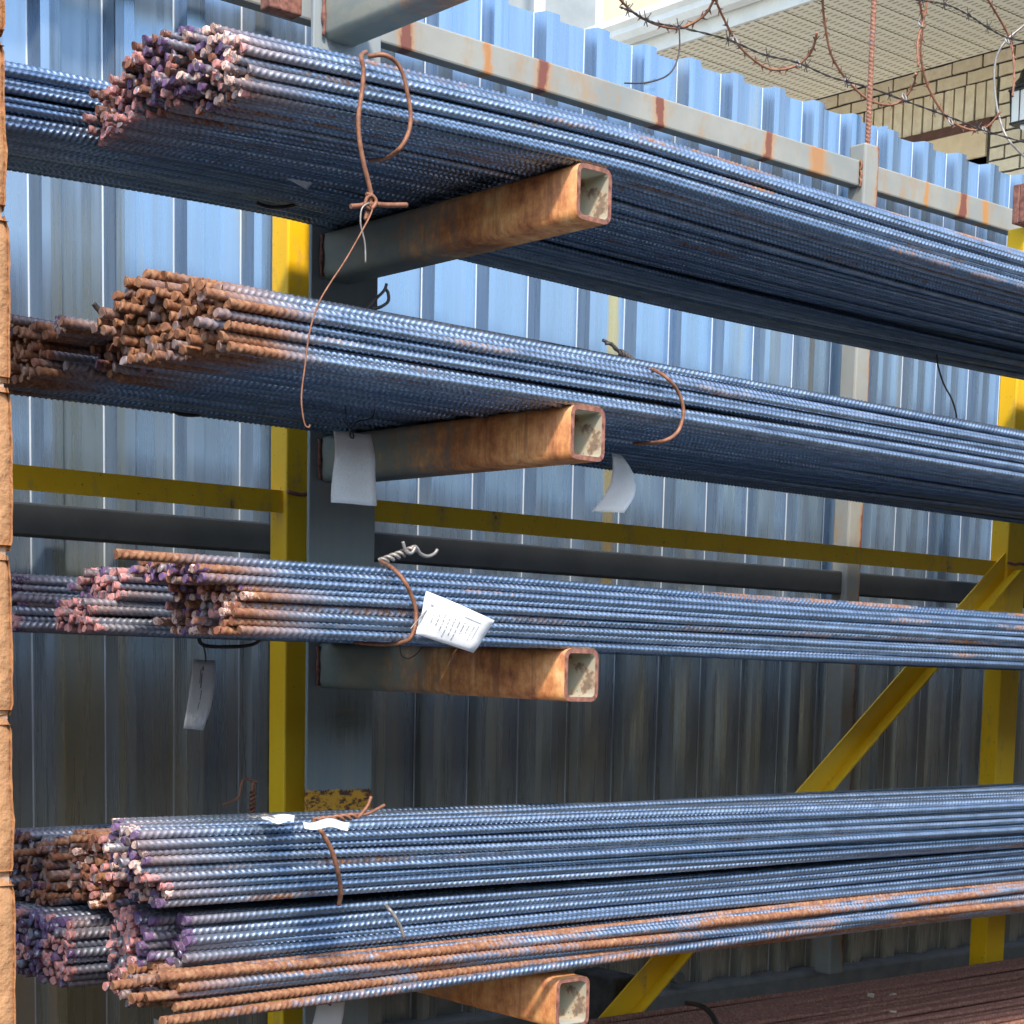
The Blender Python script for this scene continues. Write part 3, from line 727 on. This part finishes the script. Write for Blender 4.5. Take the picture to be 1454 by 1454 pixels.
# ------------------------------------------------------------------ tan block pier at the left edge
PYY = -1.06
pier = thing('block_wall', 'tan orange painted block wall whose end shows at the left edge of the picture', 'wall', (PY(18, 900, PYY).x, PYY, 0))
def block_mesh(seed):
    mb = MB(); nx, nz = 14, 14; wx, h, dp = .30, .177, .20
    def disp(a, b, c, s): return Vector((noise.noise(Vector((a*22+seed, b*22, c*22))), noise.noise(Vector((a*22, b*22+seed, c*22+9))), 0))*s + Vector((noise.noise(Vector((a*80+seed, b*80, c*80))), noise.noise(Vector((a*80, b*80+seed, c*80+9))), 0))*s*.4
    def grid(f3, flip):
        n0 = len(mb.v)
        for j in range(nz+1):
            for i in range(nx+1): mb.v.append(tuple(f3(i/nx, j/nz)))
        for j in range(nz):
            for i in range(nx):
                q = (n0+j*(nx+1)+i, n0+j*(nx+1)+i+1, n0+(j+1)*(nx+1)+i+1, n0+(j+1)*(nx+1)+i)
                mb.f.append(q[::-1] if flip else q); mb.m.append(0); mb.sm.append(True)
    def edge(b): return .004*(abs(2*b-1)**16)
    def front(u, v):
        p = Vector((-wx*(1-u)**1.6, 0, h*v)); e = edge(v) + .006*u**12
        return p + Vector((-.002*abs(2*v-1)**16 if u > .97 else 0, e, 0)) + disp(p.x, 0, p.z, .0035)
    def side(u, v):
        p = Vector((0, dp*u, h*v)); e = .002*abs(2*v-1)**16
        return p + Vector((-e, edge(v)*(1-u) + .006*(1-u)**12*0, 0)) + (disp(0, u*dp, p.z, .0035))
    grid(front, False); grid(side, False)
    grid(lambda u, v: Vector((-wx*(1-u), dp*v, h-.006)), False); grid(lambda u, v: Vector((-wx*(1-u), dp*(1-v), .006)), False)
    me = bpy.data.meshes.new('block'); me.from_pydata(mb.v, [], mb.f); me.materials.append(M_BLOCK)
    me.polygons.foreach_set('use_smooth', [True]*len(mb.f)); me.update(); return me
bms = [block_mesh(s*3.7) for s in range(4)]
z = .0; i = 0
while z < 3.2:
    for xo in [-.303*q for q in range(9)]:
        o = link('block', bms[i % 4], pier); o.location = (xo + (0 if xo else random.uniform(-.002, .002)), 0, z)
        i += 1
    z += .1815
build(MB().box(-2.70, -.0045, .006, .19, 0, 3.2), 'mortar_core', M_MORTAR, pier)

# ------------------------------------------------------------------ razor wire, barbed wire and vertical bar on the fence top
bar = bar_mesh('upright_bar', .0085, L=.9, seed=77, wob=.001)
o = link('upright_rebar', bar); pz = PY(1230, 205, .47); o.location = (pz.x, .465, pz.z-.10); o.rotation_euler = (0, R(-90), 0)
o['rust'] = 1.0; o['red'] = .8; o['endrust'] = .5; o['endcol'] = list(BRN); o['paint'] = 0.0
tag(o, 'upright piece of rebar rising from the top of the fence post', 'rebar')
RY = .55
def razor(label, pts, m_=M_WIRE, r=.0035, group='rusty razor wire coils along the fence top', dy=0, bow=.10, ghost=True, barbs=True):
    n_ = len(pts); P3 = [PY(p[0], p[1], RY + dy + bow*math.sin(math.pi*i/max(1, n_-1))) for i, p in enumerate(pts)]
    S_ = smooth(P3, 6); root = thing('razor_wire', label, 'razor wire', tuple(S_[0]), group)
    o_ = Vector(S_[0]); build(MB().tube([p-o_ for p in S_], r, 6), 'coil', m_, root)
    if barbs:
        step = 6
        for i in range(2, len(S_)-2, step):
            p = S_[i]-o_; d_ = (S_[i+1]-S_[i-1]).normalized(); e = d_.cross(Vector((.3, 1, .2))).normalized(); mb = MB()
            for s1 in (-1, 1):
                for s2 in (-1, 1):
                    tip = p + d_*(.024*s2) + e*(.013*s1); b0 = p + d_*(.006*s2); b1 = p + d_*(.016*s2)
                    k_ = Vector((0, .0007, 0)); n0 = len(mb.v)
                    mb.v += [tuple(b0-k_), tuple(b1-k_), tuple(tip-k_), tuple(b0+k_), tuple(b1+k_), tuple(tip+k_)]
                    for q in ((0,1,2),(5,4,3),(0,3,4,1),(1,4,5,2),(2,5,3,0)): mb.f.append(tuple(n0+a_ for a_ in q)); mb.m.append(0); mb.sm.append(False)
            build(mb, 'barb', m_, root)
    RW.append(root); return root
RW = []
razor('razor wire arc at far left of the coils, dipping beside the gutter', [(868,-20),(881,0),(904,21),(933,35),(960,40),(983,33),(1004,17),(1018,-12)])
razor('long sagging razor wire arc between the gutter and the soffit', [(1008,-25),(1016,0),(1029,29),(1047,62),(1070,85),(1093,98),(1116,98),(1137,89),(1153,71),(1160,46)], dy=.01)
razor('razor wire arc crossing behind the upright rebar', [(1168,-20),(1168,0),(1170,25),(1178,71),(1191,98),(1211,123),(1236,143),(1265,149),(1284,139),(1297,120),(1300,104)], dy=.02)
razor('large razor wire arc over the soldier course bricks', [(1298,-15),(1305,0),(1310,35),(1307,75),(1315,116),(1332,150),(1353,174),(1382,185),(1403,179),(1421,158)], dy=.015)
razor('double strand of razor wire dropping steeply from the top edge of the picture', [(1322,-15),(1317,0),(1311,30),(1303,60),(1304,95)], dy=.03, bow=.02)
razor('steep razor wire strand next to the lantern', [(1393,-18),(1403,0),(1425,37),(1436,62),(1440,100),(1438,137)], dy=.01)
razor('bare grey outermost coil at the right edge of the picture', [(1475,20),(1454,36),(1425,62),(1413,91),(1413,133),(1421,174),(1436,204),(1475,240)], M_WIREG, .0038, dy=.0, barbs=False)
def strand(label, pts, r=.0016):
    P3 = [PY(p[0], p[1], RY+.02) for p in pts]; S_ = smooth(P3, 8); o_ = Vector(S_[0])
    root = thing('barbed_wire', label, 'barbed wire', tuple(o_)); mb = MB()
    for s_ in (0, math.pi):
        Q = []
        for i, p in enumerate(S_):
            th = i*1.3 + s_; Q.append(p - o_ + Vector((0, math.cos(th), math.sin(th)))*r*1.1)
        mb.tube(Q, r, 5)
    build(mb, 'strand', M_WIRED, root)
    for i in range(5, len(S_), 9):
        p = S_[i]-o_; mb = MB(); mb.tube([p+Vector((.004*math.cos(a_)*0+.002*a_/3, .005*math.cos(a_), .005*math.sin(a_))) for a_ in [q*.8 for q in range(14)]], .0013, 5)
        for s1 in (1, -1): mb.tube([p, p+Vector((.008*s1, -.004, .011)), p+Vector((.012*s1, -.006, .018))], .0012, 4); mb.tube([p, p+Vector((.006*s1, 0, -.016))], .0012, 4)
        build(mb, 'barb', M_WIRED, root)
strand('dark barbed wire strand running the whole length through the coils', [(880,10),(900,18),(925,31),(970,40),(1033,56),(1083,77),(1132,89),(1182,110),(1236,125),(1290,145),(1348,166),(1402,187),(1470,206)])
strand('dark upper barbed wire strand across the soffit at the right', [(1300,0),(1319,2),(1348,8),(1378,23),(1402,39),(1432,54),(1470,60)])
wl = wire(px([(964,38),(965,66),(960,90),(950,105),(935,113),(912,118),(887,118)], .53), .0022, M_WIRED, None, 'loose_wire')
tag(wl, 'bent tie wire from the razor wire down to the rusted spot on the top rail', 'wire')
for (x, y, wi) in ((1044,58,1),(1133,90,1),(1203,116,2),(1284,138,2),(1307,34,3),(1350,173,3),(1398,185,3),(1430,58,5)):
    c_ = PY(x, y, RY+.05); mb = MB(); mb.tube([Vector((.009*math.cos(a_), .005*math.sin(a_), .010*math.sin(a_))) for a_ in [i_*math.pi/5 for i_ in range(10)]], .0028, 5, closed=True)
    build(mb, 'clip', M_WIREG, RW[wi], c_ - RW[wi].location)

# ------------------------------------------------------------------ brick building behind, upper right
BX = 8.5; ZS = 4.755; FX = 7.25
bld = thing('brick_building', 'buff brick building with vented beige soffit and white gutter behind the fence', 'building', (BX, 3.0, 0))
def loc(x, y, z): return (x-BX, y-3.0, z)
build(MB().box(.012, 3.0, -6, 5.5, 0, ZS+.4), 'mortar_wall', M_DMORTAR, bld)
def brick_me(a, b, c, seed):
    rr = random.Random(seed); mb = MB(); nseg = 4
    for j in range(nseg+1):
        y = -b/2 + b*j/nseg; e = .0025
        o1, o2, o3 = (rr.uniform(-e, e) for _ in range(3))
        mb.v += [(0+abs(o1), y, -c/2+o2), (a, y, -c/2), (a, y, c/2), (0+abs(o1), y, c/2+o3)]
    for j in range(nseg):
        for q in range(4):
            n_ = j*4; q2 = (q+1) % 4; mb.f.append((n_+q, n_+q2, n_+4+q2, n_+4+q)); mb.m.append(0); mb.sm.append(False)
    mb.f.append((0,1,2,3)); n_ = nseg*4; mb.f.append((n_+3, n_+2, n_+1, n_)); mb.m += [0,0]; mb.sm += [False, False]
    return mb.mesh('brick', M_BRICK)
STR = [brick_me(.05, .200, .062, s) for s in range(4)]; SOL = [brick_me(.05, .062, .194, s+9) for s in range(4)]
CH = .0735; ys_top = PX(1165, 140, BX).y
# two stretcher courses under the soffit, continuing all the way
def brick(me, y, z):
    o_ = link('brick', me, bld); o_.location = (random.uniform(-.003, .002), y-3.0, z); o_.rotation_euler = (random.gauss(0, .006), 0, random.gauss(0, .01)); return o_
y_end = PX(1475, 60, BX).y - .4; ysr = PX(1418, 130, BX).y      # right end of the soldier course
for row in range(2):
    y = 6.2 + (.1065 if row else 0)
    while y > y_end: brick(STR[random.randrange(4)], y, ZS - CH*(row+.5)); y -= .213
y = 5.6
zt = ZS - 2*CH
while y > ysr: brick(SOL[random.randrange(4)], y, zt - .1015); y -= .0735
yw0 = PX(1322, 190, BX).y; yw1 = PX(1405, 190, BX).y
for row in range(9):
    z_ = zt - CH*(row+.5); ye = (ysr if row < 3 else yw1) - .006
    if row % 2:
        b_ = brick(STR[random.randrange(4)], ye-.047, z_); b_.scale = (1, .47, 1); y = ye - .100 - .1065
    else: y = ye - .1
    while y > y_end:
        brick(STR[random.randrange(4)], y, z_); y -= .213
# window head below the soldier course
win = link('window', MB().box(0.0,.001,0,.001,0,.001).mesh('window', M_BROWN), bld); 
bpy.data.objects.remove(win)
zl = zt - .205
lint = build(MB().box(-.012, .09, yw1-3.0-.01, yw0+.6-3.0, zl-.050, zl), 'lintel', M_BROWN, bld)
wf = build(MB().box(.012, .011+.08, yw1-3.0+.02, yw0+.6-3.0, zl-.62, zl-.0505), 'window_frame', M_TAN, bld)
build(MB().box(-.006, .0115, yw1-3.0+.02, yw0+.6-3.0, zl-.20, zl-.0505), 'window_board', M_TAN, wf)
# soffit with V grooves
sf = MB(); y = 2.2; zloc = ZS
pw = .213
while y < 9.5:
    sf.box(FX-BX, .0, y-3.0+.004, y+pw-3.0-.004, ZS+.002, ZS+.012); y += pw
sof = build(sf, 'soffit', M_SOFFIT, bld)
build(MB().box(FX-BX, .5, 2.2-3, 9.5-3, ZS+.0125, ZS+.03), 'soffit_backing', M_BROWN, bld)
# fascia and gutter
build(MB().box(FX-BX-.025, FX-BX-.001, -1, 7.5, ZS-.012, ZS+.17), 'fascia', M_WHITE, bld, bevel=.004)
prof = [(-.03, .17), (-.03, .07), (-.10, .07), (-.125, .10), (-.125, .13), (-.15, .15), (-.15, .185), (-.140, .185), (-.140, .155), (-.115, .135), (-.115, .103), (-.098, .08), (-.04, .08), (-.04, .17)]
g = MB(); g.prism([Vector((FX-BX+a, -1, ZS+b)) for a, b in prof], (Vector((0,0,0)), Vector((0,8.5,0))))
build(g, 'gutter', M_WHITE, bld)
build(MB().box(FX-BX-.02, 3.0, -1, 7.5, ZS+.1705, ZS+.20), 'roof_edge', M_DARK, bld)
# upper storey siding
SX = FX + .55; yc = PX(858, 20, SX).y
z_ = ZS + .1
while z_ < ZS + 4.0:
    s_ = MB(); s_.prism([Vector((0,0,0)), Vector((-.018,0,.002)), Vector((-.002,0,.20)), Vector((0,0,.20))], (Vector((SX-BX, -1, z_)), Vector((SX-BX, yc-3.0, z_))))
    build(s_, 'siding_board', M_SIDING, bld); z_ += .20
build(MB().box(SX-BX+.001, 3, -1, yc-3.0-.002, ZS+.2005, ZS+4), 'upper_wall', M_SIDING, bld)
build(MB().box(SX-BX-.022, SX-BX+.08, yc-3.0+.001, yc-3.0+.06, ZS+.05, ZS+4), 'corner_trim', M_WHITE, bld)

# lantern on the wall
lc = PX(1457, 153, BX-.14)
ln = thing('wall_lantern', 'black coach lantern with frosted panes fixed to the brick wall at the right edge', 'lantern', tuple(lc))
H2 = .085; wd = .062
fr = MB()
for (sx, sy) in ((-1,-1),(-1,1),(1,-1),(1,1)): fr.tube([Vector((sx*wd*.85, sy*wd*.85, -H2)), Vector((sx*wd, sy*wd, H2))], .006, 6)
for zz, ww in ((-H2, wd*.85), (H2, wd)): fr.box(-ww-.008, ww+.008, -ww-.008, ww+.008, zz-.006, zz+.006)
fr.tube([Vector((-wd*.93, 0, -H2)), Vector((-wd, 0, H2))], .003, 5)
build(fr, 'frame', M_BLACK, ln)
for s_ in (-1, 1):
    build(MB().box(s_*wd*.9-.002, s_*wd*.9+.002, -wd*.85, wd*.85, -H2+.007, H2-.007), 'pane', M_GLASS, ln)
    build(MB().box(-wd*.85, wd*.85, s_*wd*.9-.002, s_*wd*.9+.002, -H2+.007, H2-.007), 'pane', M_GLASS, ln)
cap = MB(); n0 = 0
cap.tube([Vector((0,0,H2+.006)), Vector((0,0,H2+.03)), Vector((0,0,H2+.07)), Vector((0,0,H2+.10)), Vector((0,0,H2+.12)), Vector((0,0,H2+.15))], lambda u: (.085, .078, .045, .04, .02, .006)[min(5, int(u*5+.01))], 10)
build(cap, 'cap', M_BLACK, ln)
build(MB().tube([Vector((0,0,H2+.05)), Vector((.07,0,H2+.07)), Vector((.13,0,H2+.02))], .012, 8), 'bracket', M_BLACK, ln)
build(MB().tube([Vector((0,0,-H2-.006)), Vector((0,0,-H2-.02)), Vector((0,0,-H2-.035))], lambda u: (.03, .026, .008)[min(2, int(u*2+.01))], 10), 'finial', M_GLASS, ln)

# distant grey house behind the fence top
fh = PX(752, 8, 11.0)
fb = thing('far_house', 'sliver of a distant grey house with white corner trim above the ribbed fence', 'house', (11.0, fh.y, 0))
pr1 = PX(792, -2, 11.0); pr0 = PX(742, 22, 11.0)
build(MB().box(0, 3, pr1.y-fh.y+.0, 6, 0, pr0.z-.2), 'wall', M_FAR, fb)
g = MB(); zA, zB = pr0.z-.2, pr1.z+2.0
g.box(0, 3, pr1.y-fh.y+.8, 6, zA+.001, zB)
build(g, 'upper_wall', M_FAR, fb)
q = PX(767, 5, 10.98)
build(MB().box(-.05, -.002, q.y-fh.y-.05, q.y-fh.y+.05, zA-1, zB), 'trim', M_WHITE, fb)
print('bars', NBAR, 'objects', len(bpy.data.objects))
